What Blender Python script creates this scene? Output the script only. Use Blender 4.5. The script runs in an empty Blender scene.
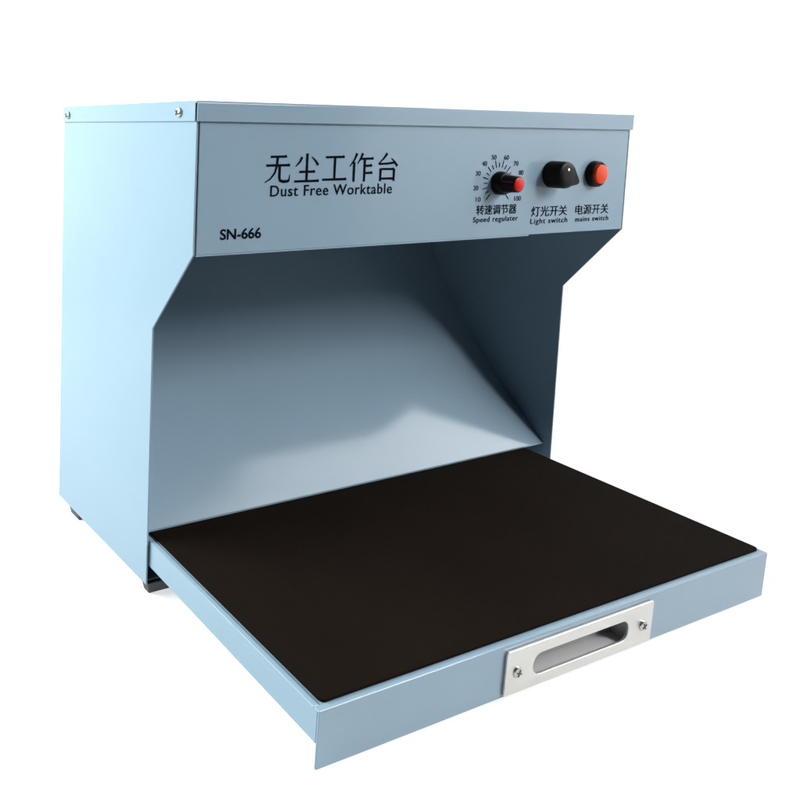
import bpy, bmesh, math, random
from mathutils import Vector, Matrix, Euler
random.seed(4)
S = bpy.context.scene
C = S.collection
R = math.radians

# ------------------------------------------------------------------ materials
def mat(name, base, rough=.4, metal=0., coat=0., coat_rough=.1, bump=0., scale=400, vary=0., spec=.5, stretch=None, rvary=0.):
    m = bpy.data.materials.new(name); m.use_nodes = True
    nt = m.node_tree; b = nt.nodes['Principled BSDF']
    b.inputs['Base Color'].default_value = (*base, 1)
    b.inputs['Roughness'].default_value = rough
    b.inputs['Metallic'].default_value = metal
    b.inputs['Coat Weight'].default_value = coat
    b.inputs['Coat Roughness'].default_value = coat_rough
    b.inputs['Specular IOR Level'].default_value = spec
    tc = nt.nodes.new('ShaderNodeTexCoord'); mp = nt.nodes.new('ShaderNodeMapping')
    nt.links.new(tc.outputs['Object'], mp.inputs['Vector'])
    if stretch: mp.inputs['Scale'].default_value = stretch
    if bump:
        n = nt.nodes.new('ShaderNodeTexNoise'); n.inputs['Scale'].default_value = scale; n.inputs['Detail'].default_value = 3
        nt.links.new(mp.outputs['Vector'], n.inputs['Vector'])
        bp = nt.nodes.new('ShaderNodeBump'); bp.inputs['Strength'].default_value = bump; bp.inputs['Distance'].default_value = .0004
        nt.links.new(n.outputs['Fac'], bp.inputs['Height'])
        nt.links.new(bp.outputs['Normal'], b.inputs['Normal'])
        if coat: nt.links.new(bp.outputs['Normal'], b.inputs['Coat Normal'])
    if vary or rvary:
        n2 = nt.nodes.new('ShaderNodeTexNoise'); n2.inputs['Scale'].default_value = 9 if not stretch else scale*.6; n2.inputs['Detail'].default_value = 6
        nt.links.new(mp.outputs['Vector'], n2.inputs['Vector'])
        if vary:
            mx = nt.nodes.new('ShaderNodeMix'); mx.data_type = 'RGBA'
            mx.inputs[6].default_value = (*[c*(1-vary) for c in base], 1); mx.inputs[7].default_value = (*[min(1, c*(1+vary)) for c in base], 1)
            nt.links.new(n2.outputs['Fac'], mx.inputs[0]); nt.links.new(mx.outputs[2], b.inputs['Base Color'])
        if rvary:
            mr = nt.nodes.new('ShaderNodeMapRange'); mr.inputs[3].default_value = rough-rvary; mr.inputs[4].default_value = rough+rvary
            nt.links.new(n2.outputs['Fac'], mr.inputs[0]); nt.links.new(mr.outputs[0], b.inputs['Roughness'])
    return m

M_paint = mat('blue_grey_paint', (.189, .270, .339), .13, bump=.05, scale=800, vary=.035, spec=.26)
M_inner = M_paint
M_rubber = mat('black_rubber_mat', (.0068, .0045, .0032), .9, bump=.5, scale=1100, vary=.35, spec=.03)
M_black = mat('black_plastic', (.004, .004, .005), .42, bump=.05, scale=700, vary=.1, spec=.09)
M_red = mat('red_plastic', (.44, .008, .003), .35, vary=.06, spec=.15)
M_line = mat('dark_red_paint', (.10, .006, .006), .4, vary=.06, spec=.2)
M_redlit = mat('red_switch_plastic', (.56, .042, .005), .25, vary=.06, spec=.2)
M_ink = mat('dark_ink', (.002, .004, .008), .9, vary=.1, spec=.02)
M_white = mat('plain_white', (.8, .8, .8), .5, vary=.03)
M_steel = mat('brushed_steel', (.56, .555, .54), .40, metal=.8, bump=.16, scale=60, stretch=(1, 30, 30), vary=.05, rvary=.06)
M_zinc = mat('zinc_screw', (.42, .41, .39), .28, metal=1., vary=.12)
M_foot = mat('foot_rubber', (.02, .022, .026), .5, bump=.1, scale=600, vary=.2)
M_gap = mat('dark_steel', (.03, .04, .055), .6, vary=.1)
M_pocket = mat('grey_pocket_paint', (.40, .405, .41), .45, bump=.05, scale=500, vary=.05)

# white sheet made translucent so lamps added below and behind wash out shadows
def sheet_mat():
    m = bpy.data.materials.new('backlit_white_sheet'); m.use_nodes = True
    nt = m.node_tree; nt.nodes.clear()
    o = nt.nodes.new('ShaderNodeOutputMaterial'); mx = nt.nodes.new('ShaderNodeMixShader')
    d = nt.nodes.new('ShaderNodeBsdfDiffuse'); t = nt.nodes.new('ShaderNodeBsdfTranslucent')
    n = nt.nodes.new('ShaderNodeTexNoise'); n.inputs['Scale'].default_value = 3
    r = nt.nodes.new('ShaderNodeValToRGB'); r.color_ramp.elements[0].color = (.93, .93, .93, 1); r.color_ramp.elements[1].color = (.96, .96, .96, 1)
    nt.links.new(n.outputs['Fac'], r.inputs['Fac'])
    for s in (d, t): nt.links.new(r.outputs['Color'], s.inputs['Color'])
    mx.inputs['Fac'].default_value = .55
    nt.links.new(d.outputs[0], mx.inputs[1]); nt.links.new(t.outputs[0], mx.inputs[2]); nt.links.new(mx.outputs[0], o.inputs['Surface'])
    return m
M_sheet = sheet_mat()

# ------------------------------------------------------------------ mesh helpers
def link(name, bm, m, parent=None, smooth=False):
    bmesh.ops.recalc_face_normals(bm, faces=bm.faces)
    me = bpy.data.meshes.new(name); bm.to_mesh(me); bm.free()
    if m: me.materials.append(m)
    if smooth:
        for p in me.polygons: p.use_smooth = True
        me.set_sharp_from_angle(angle=R(32))
    o = bpy.data.objects.new(name, me); C.objects.link(o)
    if parent: o.parent = parent
    return o

def join(bm, other):
    me = bpy.data.meshes.new('t'); other.to_mesh(me); other.free(); bm.from_mesh(me); bpy.data.meshes.remove(me)

def box(bm, x0, x1, y0, y1, z0, z1, bev=0., seg=2):
    b = bmesh.new(); bmesh.ops.create_cube(b, size=1)
    for v in b.verts:
        v.co = Vector(((x0+x1)/2+v.co.x*(x1-x0), (y0+y1)/2+v.co.y*(y1-y0), (z0+z1)/2+v.co.z*(z1-z0)))
    if bev: bmesh.ops.bevel(b, geom=b.edges[:], offset=bev, segments=seg, profile=.6, affect='EDGES')
    join(bm, b)

def prism(bm, outline, f0, f1, bev=0., seg=2):
    """outline: 2D points; f0/f1 map a 2D point onto the two end planes"""
    b = bmesh.new()
    v0 = [b.verts.new(f0(p)) for p in outline]; v1 = [b.verts.new(f1(p)) for p in outline]
    n = len(outline)
    b.faces.new(v0); b.faces.new(v1[::-1])
    for i in range(n): b.faces.new((v0[i], v1[i], v1[(i+1) % n], v0[(i+1) % n]))
    bmesh.ops.recalc_face_normals(b, faces=b.faces)
    if bev: bmesh.ops.bevel(b, geom=b.edges[:], offset=bev, segments=seg, profile=.6, affect='EDGES')
    join(bm, b)

def lathe(bm, prof, c, n=48, axis='-y', cap=True):
    """prof: (radius, height) pairs, spun round an axis pointing along -y (out of the panel) or z"""
    c = Vector(c); rings = []
    for r, h in prof:
        ring = []
        for k in range(n):
            a = 2*math.pi*k/n
            if axis == '-y': p = Vector((r*math.cos(a), -h, r*math.sin(a)))
            elif axis == '-x': p = Vector((-h, r*math.cos(a), r*math.sin(a)))
            else: p = Vector((r*math.cos(a), r*math.sin(a), h))
            ring.append(bm.verts.new(c+p))
        rings.append(ring)
    for a, b in zip(rings, rings[1:]):
        for k in range(n): bm.faces.new((a[k], a[(k+1) % n], b[(k+1) % n], b[k]))
    if cap: bm.faces.new(rings[0]); bm.faces.new(rings[-1])

def rrect(x0, x1, z0, z1, r, n=8):
    pts = []
    for cx, cz, a0 in ((x1-r, z1-r, 0), (x0+r, z1-r, 90), (x0+r, z0+r, 180), (x1-r, z0+r, 270)):
        for k in range(n+1):
            a = R(a0+90*k/n); pts.append((cx+r*math.cos(a), cz+r*math.sin(a)))
    return pts

def plate_with_slot(outer, inner, y0, y1, bevel=.0003):
    """2D curve with a hole, extruded and bevelled, laid in the XZ plane between y0 (front) and y1"""
    cu = bpy.data.curves.new('plate', 'CURVE'); cu.dimensions = '2D'; cu.fill_mode = 'BOTH'
    for pts in (outer, inner):
        sp = cu.splines.new('POLY'); sp.points.add(len(pts)-1); sp.use_cyclic_u = True
        for p, q in zip(sp.points, pts): p.co = (q[0], q[1], 0, 1)
    cu.extrude = (y1-y0)/2-bevel; cu.bevel_depth = bevel; cu.bevel_resolution = 2; cu.offset = -bevel
    o = bpy.data.objects.new('plate', cu); C.objects.link(o)
    me = bpy.data.meshes.new_from_object(o.evaluated_get(bpy.context.evaluated_depsgraph_get()))
    bpy.data.objects.remove(o); bpy.data.curves.remove(cu)
    bm = bmesh.new(); bm.from_mesh(me); bpy.data.meshes.remove(me)
    for v in bm.verts: v.co = Vector((v.co.x, (y0+y1)/2-v.co.z, v.co.y))
    bmesh.ops.remove_doubles(bm, verts=bm.verts, dist=1e-6)
    return bm

def glyphs(txt, x0, x1, z0, z1, weight=0., shear=0., spacing=1., y=-.0002, th=.0002):
    """one line of lettering fitted to a rectangle of the panel, as a thin raised print"""
    cu = bpy.data.curves.new('txt', 'FONT'); cu.body = txt; cu.size = 1; cu.extrude = .01
    cu.offset = weight; cu.space_character = spacing; cu.shear = shear; cu.resolution_u = 6
    o = bpy.data.objects.new('txt', cu); C.objects.link(o)
    me = bpy.data.meshes.new_from_object(o.evaluated_get(bpy.context.evaluated_depsgraph_get()))
    bpy.data.objects.remove(o); bpy.data.curves.remove(cu)
    bm = bmesh.new(); bm.from_mesh(me); bpy.data.meshes.remove(me)
    X = [v.co.x for v in bm.verts]; Z = [v.co.y for v in bm.verts]
    sx = (x1-x0)/(max(X)-min(X)); sz = (z1-z0)/(max(Z)-min(Z)); ax, az = min(X), min(Z)
    for v in bm.verts:
        v.co = Vector((x0+(v.co.x-ax)*sx, y-(.5*th if v.co.z > 0 else -.5*th), z0+(v.co.y-az)*sz))
    return bm

# ------------------------------------------------------------------ dimensions (metres)
W, D, T = .5, .2286, .0015
ZT, ZL, ZH = .3917, .377, .2804          # lid top, lid lip bottom, hood bottom
YR, ZR = .054, .2137                     # recess of the lower front, height where the slope ends

bench = bpy.data.objects.new('dust_free_workbench', None); C.objects.link(bench)
bench.location = (W/2, D/2, 0)
bench['label'] = 'pale blue sheet metal dust-free worktable with hooded front, control knobs and pulled-out black-topped drawer'
bench['category'] = 'workbench'
class P: pass
def part(name, bm, m, parent=None, smooth=False):
    o = link(name, bm, m, None, smooth)
    o.parent = parent or bench
    if parent is None: o.matrix_parent_inverse = Matrix.Translation((-W/2, -D/2, 0))
    return o

# --- side panels
side = [(0, ZL+.010), (D, ZL+.010), (D, 0), (YR, 0), (YR, ZR), (0, ZH)]
for x in (0, W-T):
    bm = bmesh.new(); prism(bm, side, lambda p: Vector((x, p[0], p[1])), lambda p: Vector((x+T, p[0], p[1])), .0005)
    s = part('side_panel', bm, M_paint)

# --- lid: top sheet and four lips that do not quite meet at the corners
bm = bmesh.new(); e = .0015
box(bm, -e, W+e, -e-.0006, D-.0006, ZT-.0016, ZT, .0006, 3)
box(bm, -e, -.0007, .0002, D-.0008, ZL, ZT-.0012, .0004)
box(bm, W+.0007, W+e, .0002, D-.0008, ZL, ZT-.0012, .0004)
box(bm, -.0008, W+.0008, -e-.0006, -.0012, ZL, ZT-.0012, .0004)
box(bm, 0, W, D+.0001, D+.0008, ZL, ZT-.0012, .0003)
lid = part('lid', bm, M_paint)
# --- lid screws on both sides
def screw_bm(c, r, axis, h=.0018):
    bm = bmesh.new()
    lathe(bm, [(r, 0), (r, h*.35), (r*.93, h*.68), (r*.66, h*.96), (.0001, h*1.04)], c, 28, axis)
    return bm
def cross_cut(bm, c, r, axis, h):
    pass
for x, ax in ((-.0015, '-x'),):
    for y, z in ((.0205, .3836), (.2150, .3834)):
        bm = screw_bm((x, y, z), .0036, ax, .0024)
        sc = part('screw', bm, M_zinc, lid, True)
        b2 = bmesh.new()
        for a in (35, 125):
            t = bmesh.new(); box(t, -.0004, .0004, -.0022, .0022, -.00045, .00045)
            bmesh.ops.rotate(t, verts=t.verts, cent=(0, 0, 0), matrix=Matrix.Rotation(R(a), 3, 'X'))
            bmesh.ops.translate(t, verts=t.verts, vec=(x-.0025+.0, y, z)); join(b2, t)
        b3 = part('screw_slot', b2, M_gap, lid)
        # the slot belongs to the screw: fold it into the screw's own mesh
        sc.data.materials.append(M_gap)
        bmj = bmesh.new(); bmj.from_mesh(sc.data); nf = len(bmj.faces); bmj.from_mesh(b3.data)
        bmj.faces.ensure_lookup_table()
        for f in bmj.faces[nf:]: f.material_index = 1; f.smooth = False
        bmj.to_mesh(sc.data); bmj.free(); bpy.data.objects.remove(b3)
for o in list(C.objects):
    if o.name.startswith('screw') and o.parent is lid: o.matrix_parent_inverse = Matrix.Identity(4)

# --- front panel (hood face) with turned-in bottom edge
bm = bmesh.new()
box(bm, T+.0013, W-T-.0006, 0, T, ZH, ZL+.008, .0005)
box(bm, T+.0012, W-T-.0010, T+.0002, .014, ZH, ZH+T, .0004)
box(bm, T+.0012, .3631, .0003, .0030, ZH-.0013, ZH-.0001, .0003)
front = part('front_panel', bm, M_paint)

# --- hood underside, back panel, sloping inner panel, bottom pan
bm = bmesh.new(); box(bm, T+.0002, W-T-.0002, .0145, D-T, ZH+.004, ZH+.0055)
part('hood_underside', bm, M_inner)
bm = bmesh.new(); box(bm, T+.0002, W-T-.0002, D-T, D-.0001, .002, ZL+.008)
part('back_panel', bm, M_paint)
y0, z0 = .0625, .0410
yb = D-T-.0003
top, y, z = [(y0, z0)], y0, z0                     # gently hollow sheet: 43 degrees at the foot, steeper towards the back
while y < yb-.0005:
    u = (y-y0)/(yb-y0); dy = min(.006, yb-y); z += dy*math.tan(R(43+20*max(0, u-.25)/.75)); y += dy; top.append((y, z))
bm = bmesh.new()
prism(bm, top+[(yy, zz-.0017) for yy, zz in top[:0:-1]]+[(y0+.0012, z0-.0005), (y0+.0012, z0-.0016), (y0, z0-.0016)],
      lambda p: Vector((T+.0003, p[0], p[1])), lambda p: Vector((W-T-.0003, p[0], p[1])))
print('slope top', y, z)
part('sloping_panel', bm, M_inner, None, True)
bm = bmesh.new(); box(bm, T+.0002, W-T-.0002, YR+.004, D-T-.0002, .0003, .0018)
part('bottom_pan', bm, M_gap)

# --- feet
for x in (.0175, W-.0175):
    for y in (YR+.0072, D-.0285):
        bm = bmesh.new()
        hy = .0062 if y < .1 else .0115
        f = bmesh.new(); q = (x-.0148, x+.0148, y-hy, y+hy)
        vs = [f.verts.new((vx+k*(1 if vx < x else -1), vy+k*(1 if vy < y else -1), vz)) for k, vz in ((0, -.0003), (.0022, -.0105)) for vx, vy in ((q[0], q[2]), (q[1], q[2]), (q[1], q[3]), (q[0], q[3]))]
        bmesh.ops.convex_hull(f, input=f.verts[:]); bmesh.ops.dissolve_limit(f, angle_limit=R(1), verts=f.verts[:], edges=f.edges[:])
        bmesh.ops.bevel(f, geom=f.edges[:], offset=.0012, segments=3, profile=.6, affect='EDGES'); join(bm, f)
        part('foot', bm, M_foot, None, True)

# --- printed lettering on the front panel
mm = .001
def print_(name, txt, x0, x1, z0, z1, **k):
    bm = glyphs(txt, x0*mm, x1*mm, z0*mm, z1*mm, **k)
    o = part(name, bm, M_ink, front); o.matrix_parent_inverse = Matrix.Identity(4); return o
def brush(bm, pts, w0, w1, lift, cap=False):
    """one brush stroke: a ribbon along pts (panel mm) whose width runs from w0 to w1; cap adds the small foot at the right end"""
    n = len(pts); L = []; Rr = []
    for i, p in enumerate(pts):
        q0, q1 = pts[max(0, i-1)], pts[min(n-1, i+1)]
        d = Vector((q1[0]-q0[0], q1[1]-q0[1])).normalized(); w = (w0+(w1-w0)*i/(n-1))/2
        L.append((p[0]-d.y*w, p[1]+d.x*w)); Rr.append((p[0]+d.y*w, p[1]-d.x*w))
    y = -.0002-lift
    vl = [bm.verts.new((q[0]*mm, y, q[1]*mm)) for q in L]; vr = [bm.verts.new((q[0]*mm, y, q[1]*mm)) for q in Rr]
    for i in range(n-1): bm.faces.new((vl[i], vr[i], vr[i+1], vl[i+1]))
    if cap:
        x, z = pts[-1]; y -= .00001
        bm.faces.new([bm.verts.new((q[0]*mm, y, q[1]*mm)) for q in ((x-1.9, z+w1*.5), (x-.7, z+1.5), (x+.5, z), (x+.2, z-w1*.5), (x-1.5, z-w1*.5))])
H_, V_ = (1.75, 1.9), (2.45, 2.2)
TITLE = {
 0: [('h', (22, 86), (80, 87)), ('h', (8, 58), (92, 59)), ('p', (48, 86), (46, 58), (39, 34), (24, 15), (4, 3)), ('v', (56, 58), (56, 18), (59, 9), (68, 6), (84, 6), (91, 9)), ('t', (91, 8), (93, 28))],
 1: [('v', (50, 97), (50, 56)), ('p', (31, 85), (23, 69), (8, 54)), ('d', (67, 86), (81, 73), (92, 58)), ('h', (22, 36), (80, 37)), ('v', (50, 58), (50, 6)), ('h', (5, 5), (96, 6))],
 2: [('h', (14, 84), (86, 85)), ('v', (50, 84), (50, 10)), ('h', (4, 9), (96, 10))],
 3: [('p', (30, 97), (21, 76), (3, 52)), ('v', (20, 68), (20, 0)), ('p', (53, 97), (46, 80), (33, 61)), ('h', (45, 78), (96, 79)), ('v', (62, 78), (62, 0)), ('h', (62, 54), (91, 55)), ('h', (62, 29), (94, 30))],
 4: [('p', (47, 97), (33, 79), (13, 61)), ('h', (13, 60), (50, 61), (82, 65)), ('d', (65, 80), (79, 67), (91, 52)), ('v', (22, 44), (22, 0)), ('h', (22, 42), (78, 42)), ('v', (78, 43), (78, 0)), ('h', (22, 9), (78, 9))]}
bm = bmesh.new(); lift = 0
for g, strokes in TITLE.items():
    gx, gz, sx, sz = 60.8+g*27.75, 331.6+g*.05, .262, .233
    for st in strokes:
        pts = [(gx+p[0]*sx, gz+p[1]*sz) for p in st[1:]]; lift += .0000012
        k = st[0]
        if k == 'h': brush(bm, pts, *H_, lift, cap=True)
        elif k == 'v': brush(bm, pts, *V_, lift)
        elif k == 'p': brush(bm, pts, 2.5, .9, lift)
        elif k == 'd': brush(bm, pts, .9, 2.5, lift)
        else: brush(bm, pts, 1.7, .5, lift)
o = part('title_lettering', bm, M_ink, front); o.matrix_parent_inverse = Matrix.Identity(4)
print_('subtitle_lettering', 'Dust Free Worktable', 67.5, 191, 321.6, 330, weight=.006, spacing=1.1)
print_('model_lettering', 'SN-666', 23.2, 60.3, 290.6, 298.7, weight=.016)
# dial: ticks and figures in one print
bm = bmesh.new(); cx, cz = 317.5, 328.2
for k in range(19):
    a = R(-135+15*k); r0, r1 = (14.0, 20.3) if k % 2 == 0 else (14.0, 18.2)
    ux, uz = math.sin(a), math.cos(a); w = .34
    q = [(cx+r0*ux-w*uz, cz+r0*uz+w*ux), (cx+r1*ux-w*uz, cz+r1*uz+w*ux), (cx+r1*ux+w*uz, cz+r1*uz-w*ux), (cx+r0*ux+w*uz, cz+r0*uz-w*ux)]
    prism(bm, q, lambda p: Vector((p[0]*mm, -.0003, p[1]*mm)), lambda p: Vector((p[0]*mm, -.0001, p[1]*mm)))
for t, x, z in (('10', 293.2, 314.2), ('20', 289.3, 324.3), ('30', 291.2, 337), ('40', 298.4, 345.4), ('50', 310, 350.9), ('60', 326, 350.8),
                ('70', 339, 345.4), ('80', 346.4, 337.2), ('90', 345.8, 325.0), ('100', 344.0, 314.0)):
    hw = 3.0 if len(t) == 2 else 4.4
    join(bm, glyphs(t, (x-hw)*mm, (x+hw)*mm, (z-2.1)*mm, (z+2.1)*mm, weight=-.004))
o = part('dial_scale', bm, M_ink, front); o.matrix_parent_inverse = Matrix.Identity(4)
for cn, en, a in (('转速调节器', 'Speed regulater', (291.7, 343.5, 300.4, 309.2, 288.6, 346, 292.6, 298.8, .006)),
                  ('灯光开关', 'Light switch', (363.6, 413.8, 296.6, 306.2, 363.4, 415, 288.6, 294.9, .004)),
                  ('电源开关', 'mains switch', (425.8, 475.2, 296.6, 306.0, 426.6, 476, 290.0, 294.6, .0))):
    bm = glyphs(cn, a[0]*mm, a[1]*mm, a[2]*mm, a[3]*mm, weight=a[8])
    join(bm, glyphs(en, a[4]*mm, a[5]*mm, a[6]*mm, a[7]*mm, weight=.004, spacing=1.12))
    o = part('control_lettering', bm, M_ink, front); o.matrix_parent_inverse = Matrix.Identity(4)

# --- speed knob: black skirted knob, red end cap and red pointer line
def knob_part(name, bm, m, parent=None, smooth=True):
    o = part(name, bm, m, parent, smooth)
    if parent: o.matrix_parent_inverse = Matrix.Identity(4)
    return o
kx, kz = .3175, .3282
bm = bmesh.new()
lathe(bm, [(.0098, .0004), (.0104, .0010), (.0102, .0060), (.0096, .0072), (.0080, .0082), (.0077, .0100), (.0070, .0192), (.0066, .0197), (.0061, .0197)], (kx, 0, kz), 64)
speed = knob_part('speed_knob', bm, M_black); speed['label'] = 'narrow black speed knob with a red end cap'
bm = bmesh.new(); lathe(bm, [(.0061, .0190), (.0060, .0200), (.0052, .0205), (.0001, .0206)], (kx, 0, kz), 48)
knob_part('cap', bm, M_red, speed)
bm = bmesh.new()
a = R(163)
for h0, h1, ra, rb in ((.0086, .0190, .0079, .0071),):
    b = bmesh.new(); w = .0007
    for h, r in ((h0, ra), (h1, rb)):
        for s in (-1, 1):
            for dr in (-.0012, .0003):
                b.verts.new(Vector((kx+(r+dr)*math.cos(a)-s*w*math.sin(a), -h, kz+(r+dr)*math.sin(a)+s*w*math.cos(a))))
    bmesh.ops.convex_hull(b, input=b.verts[:]); join(bm, b)
knob_part('pointer_line', bm, M_line, speed, False)

# --- light switch: fat black knob with a beak-like pointer and a white dot
lx, lz = .3868, .3352
bm = bmesh.new()
lathe(bm, [(.0119, .0004), (.0124, .0012), (.0122, .0140), (.0116, .0160), (.0102, .0170), (.0060, .0174), (.0001, .0175)], (lx, 0, lz), 64)
a = R(-24); b = bmesh.new()
for h in (.0080, .0094, .0158, .0172):
    rr = .0 if .009 < h < .016 else -.0009
    for ang in range(-100, 101, 20):
        q = a+R(ang); r = .0033+rr; L = .0140
        b.verts.new(Vector((lx+L*math.cos(a)+r*math.cos(q), -h, lz+L*math.sin(a)+r*math.sin(q))))
    for s in (-1, 1):
        b.verts.new(Vector((lx+.004*math.cos(a)-s*(.0100+rr)*math.sin(a), -h, lz+.004*math.sin(a)+s*(.0100+rr)*math.cos(a))))
bmesh.ops.convex_hull(b, input=b.verts[:]); join(bm, b)
light_k = knob_part('light_switch_knob', bm, M_black); light_k['label'] = 'fat black rotary knob with a beak-shaped pointer and a white dot'
bm = bmesh.new(); lathe(bm, [(.00125, .0168), (.0012, .0176), (.0001, .01765)], (lx-.001, 0, lz+.0052), 24)
knob_part('white_dot', bm, M_white, light_k)

# --- mains switch: black bezel round a red button
mx_, mz = .4480, .3350
bm = bmesh.new()
lathe(bm, [(.0122, .0003), (.0124, .0010), (.0121, .0052), (.0112, .0064), (.0100, .0064), (.0097, .0056), (.0096, .0008)], (mx_, 0, mz), 64, cap=False)
mains = knob_part('mains_switch', bm, M_black)
bm = bmesh.new(); lathe(bm, [(.0093, .0010), (.0093, .0072), (.0088, .0084), (.0070, .0090), (.0001, .0092)], (mx_, 0, mz), 56)
knob_part('button', bm, M_redlit, mains)

# ------------------------------------------------------------------ drawer (pulled out, sagging and slightly askew)
HW, YF, YB = .2345, -.2025, .135       # half width, front and back in the drawer's own frame
bm = bmesh.new(); t = .0014
SU, SW = -.0033, .0015
slot = rrect(-.0485+SU, .0590+SU, -.0318+SW, -.0122+SW, .0097, 10)
join(bm, plate_with_slot(rrect(-HW, HW, -.0380, -.0002, .0012, 4), slot, YF, YF+t, .0004))        # front face
box(bm, -HW+.0001, HW-.0001, YF+.0003, YF+.0050, -.0013, 0, .0005, 3)                             # folded top edges
box(bm, -HW, -HW+.0043, YF+.0051, YB, -.0012, -.0001, .0005, 3)
box(bm, HW-.0043, HW, YF+.0051, YB, -.0012, -.0001, .0005, 3)
box(bm, -HW, -HW+t, YF+.0016, YB, -.0214, -.0010, .0004)                                          # sides
box(bm, HW-t, HW, YF+.0016, YB, -.0214, -.0010, .0004)
box(bm, -HW+.0016, HW-.0016, YB-t, YB, -.0214, -.0010, .0003)
box(bm, -HW+.0016, -.060, YF+.0016, YB-.0016, -.0213, -.0199)                                     # floor, cut away behind the handle
box(bm, .070, HW-.0016, YF+.0016, YB-.0016, -.0213, -.0199)
box(bm, -.0599, .0699, YF+.0300, YB-.0016, -.0213, -.0199)
box(bm, -HW+.0052, HW-.0050, YF+.0054, YB-.0016, -.0030, -.0003)                                  # plate carrying the mat
drawer = part('drawer', bm, M_paint)
drawer.matrix_parent_inverse = Matrix.Translation((-W/2, -D/2, 0))
drawer.location = (W/2-.01244, YR, .03661); drawer.rotation_euler = (.02791, 0, -.01299)
drawer['label'] = 'pale blue pulled-out drawer covered by a black mat'

def dpart(name, bm, m, smooth=False):
    o = link(name, bm, m, None, smooth); o.parent = drawer; return o
bm = bmesh.new()
prism(bm, rrect(-HW+.0058, HW-.0026, YF+.0048, YB-.002, .0040, 6), lambda p: Vector((p[0], p[1], .0000)), lambda p: Vector((p[0], p[1], .0020)), .0006, 2)
dpart('work_mat', bm, M_rubber)
bm = plate_with_slot(rrect(-.0728+SU, .0845+SU, -.0376+SW, -.0056+SW, .0016, 5), rrect(-.0462+SU, .0567+SU, -.0300+SW, -.0140+SW, .0079, 10), YF-.0021, YF-.0001, .0004)
dpart('handle_plate', bm, M_steel, True)
# pocket behind the slot
bm = bmesh.new(); a0, a1, b0, b1, dp = -.0530, .0570, -.0315, -.0095, .013
box(bm, a0-.001, a1+.001, YF+dp, YF+dp+.001, b0-.001, b1+.001)
box(bm, a0-.001, a0, YF+.0016, YF+dp, b0-.001, b1+.001)
box(bm, a1, a1+.001, YF+.0016, YF+dp, b0-.001, b1+.001)
box(bm, a0, a1, YF+.0016, YF+dp, b0-.001, b0)
box(bm, a0, a1, YF+.0016, YF+dp, b1, b1+.001)
dpart('handle_pocket', bm, M_pocket)
for sx, sz, ang in ((-.0622+SU, -.0220+SW, 20), (.0730+SU, -.0226+SW, 62)):
    bm = screw_bm((sx, YF-.0020, sz), .0040, '-y', .0018)
    nf = len(bm.faces)
    for q in (ang, ang+90):
        tb = bmesh.new(); box(tb, -.0025, .0025, -.0004, .0004, -.00042, .00042)
        bmesh.ops.rotate(tb, verts=tb.verts, cent=(0, 0, 0), matrix=Matrix.Rotation(R(q), 3, 'Y'))
        bmesh.ops.translate(tb, verts=tb.verts, vec=(sx, YF-.00370, sz)); join(bm, tb)
    bm.faces.ensure_lookup_table()
    for f in bm.faces[nf:]: f.material_index = 1
    o = dpart('screw', bm, M_zinc, True); o.data.materials.append(M_gap)

# ------------------------------------------------------------------ setting: a translucent white sheet that curves up behind and to the right
ZG = -.0106
def cove():
    bm = bmesh.new(); c = Vector((.25, .0)); Rf, rc, H, YE = 1.25, .35, 1.5, .42
    A0, A1, N = -60, 140, 144                      # the wall stands between these bearings, an unseen added skirt elsewhere blocks light from below
    def limit(az):
        k = -math.cos(az); return min(Rf, YE/k) if k > 1e-6 else Rf  # front edge cut short to keep the sheet's light out of the recess
    centre = bm.verts.new((c.x, c.y, ZG)); rows = []
    for k in range(N):
        deg = -60+360*k/N; az = R(deg); Rm = limit(az)
        prof = [(Rm*f, 0) for f in (.25, .5, .75, 1.)]
        up = deg <= A1
        if up: prof += [(Rm+rc*math.sin(R(a)), rc-rc*math.cos(R(a))) for a in range(10, 91, 10)]+[(Rm+rc, z) for z in (.6, .9, 1.2, H)]
        else: prof += [(Rm+.03*math.sin(R(a)), -.03+.03*math.cos(R(a))) for a in range(15, 91, 15)]+[(Rm+.03, z) for z in (-.3, -.6, -1.)]
        rows.append((up, [bm.verts.new((c.x+r*math.sin(az), c.y+r*math.cos(az), ZG+z)) for r, z in prof]))
    for k in range(N):
        (ua, a), (ub, b) = rows[k], rows[(k+1) % N]
        bm.faces.new((centre, a[0], b[0]))
        for i in range((len(a) if ua == ub else 4)-1): bm.faces.new((a[i], a[i+1], b[i+1], b[i]))
    o = link('backdrop', bm, M_sheet, None, True); o['kind'] = 'structure'
    return o
cove()

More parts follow.
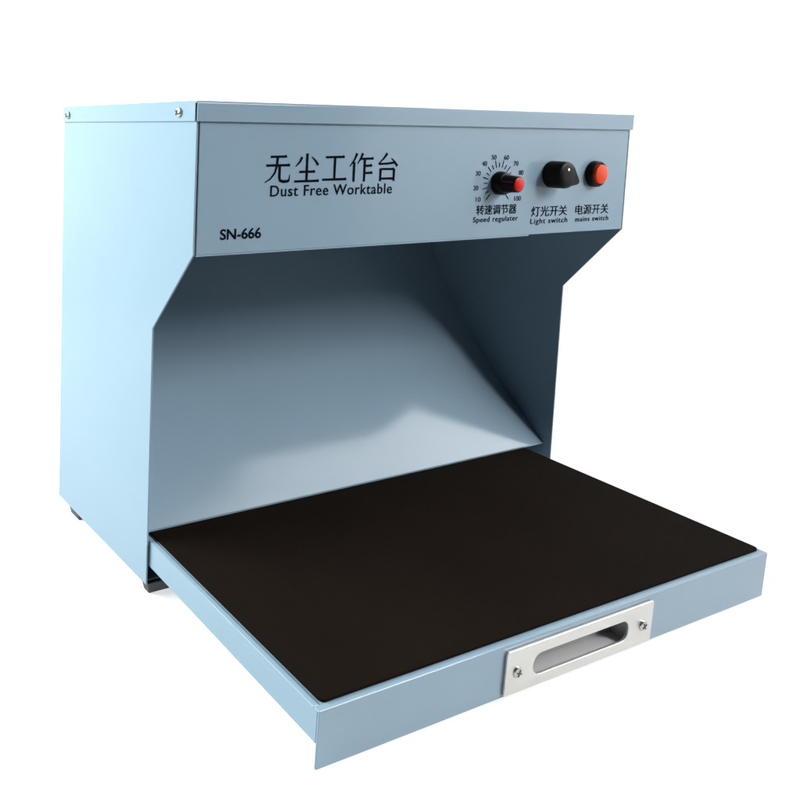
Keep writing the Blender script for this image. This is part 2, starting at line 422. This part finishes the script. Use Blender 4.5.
# ------------------------------------------------------------------ lamps
def area(name, loc, target, sx, sy, power, col=(1, 1, 1)):
    l = bpy.data.lights.new(name, 'AREA'); l.shape = 'RECTANGLE'; l.size = sx; l.size_y = sy; l.energy = power; l.color = col
    o = bpy.data.objects.new(name, l); C.objects.link(o); o.location = loc
    o.rotation_euler = (Vector(target)-Vector(loc)).to_track_quat('-Z', 'Y').to_euler()
    return o
area('added_light_below', (.25, .25, -.95), (.25, .25, 0), 2.4, 2.0, 25)  # added under the sheet to whiten it and drown the shadows
area('added_light_rear', (-.35, 2.8, .35), (-.1, 1.3, .35), 4.0, 2.2, 130)  # added behind the rear wall so the sheet shows pure white
area('added_light_right', (3.2, .4, .7), (1.8, .1, .6), 3.4, 2.4, 72)  # unseen lamp added to whiten the right wall of the sheet
area('softbox_right', (1.6, -.55, 1.1), (.3, .05, .1), 1.25, 1.1, 34, (1, .985, .97))
area('softbox_front', (1.15, -1.1, 1.15), (.25, 0, .2), .7, .6, 50, (1, .99, .98))
area('softbox_left', (-.85, .55, .75), (0, .1, .2), .8, .8, 37, (.91, 1, .975))

w = bpy.data.worlds.new('World'); S.world = w; w.use_nodes = True
bg = w.node_tree.nodes['Background']; bg.inputs['Color'].default_value = (.8, .9, 1, 1); bg.inputs['Strength'].default_value = .004

# ------------------------------------------------------------------ camera
cam = bpy.data.cameras.new('camera'); co = bpy.data.objects.new('camera', cam); C.objects.link(co); S.camera = co
right = Vector((.910366, -.413564, .014078)); down = Vector((-.02631, -.0918, -.99543)); fwd = Vector((.412967, .905835, -.094452))
co.matrix_world = Matrix(((right.x, -down.x, -fwd.x, -.321544), (right.y, -down.y, -fwd.y, -.480712), (right.z, -down.z, -fwd.z, .370176), (0, 0, 0, 1)))
cam.sensor_width = 36; cam.lens = 797.4148/800*36
cam.shift_x = (400-64.6995)/800; cam.shift_y = (204.7375-400)/800
cam.clip_start = .01; cam.clip_end = 100

S.view_settings.view_transform = 'Standard'; S.view_settings.look = 'None'; S.view_settings.exposure = 0; S.view_settings.gamma = 1
S.render.engine = 'CYCLES'; S.cycles.use_denoising = True
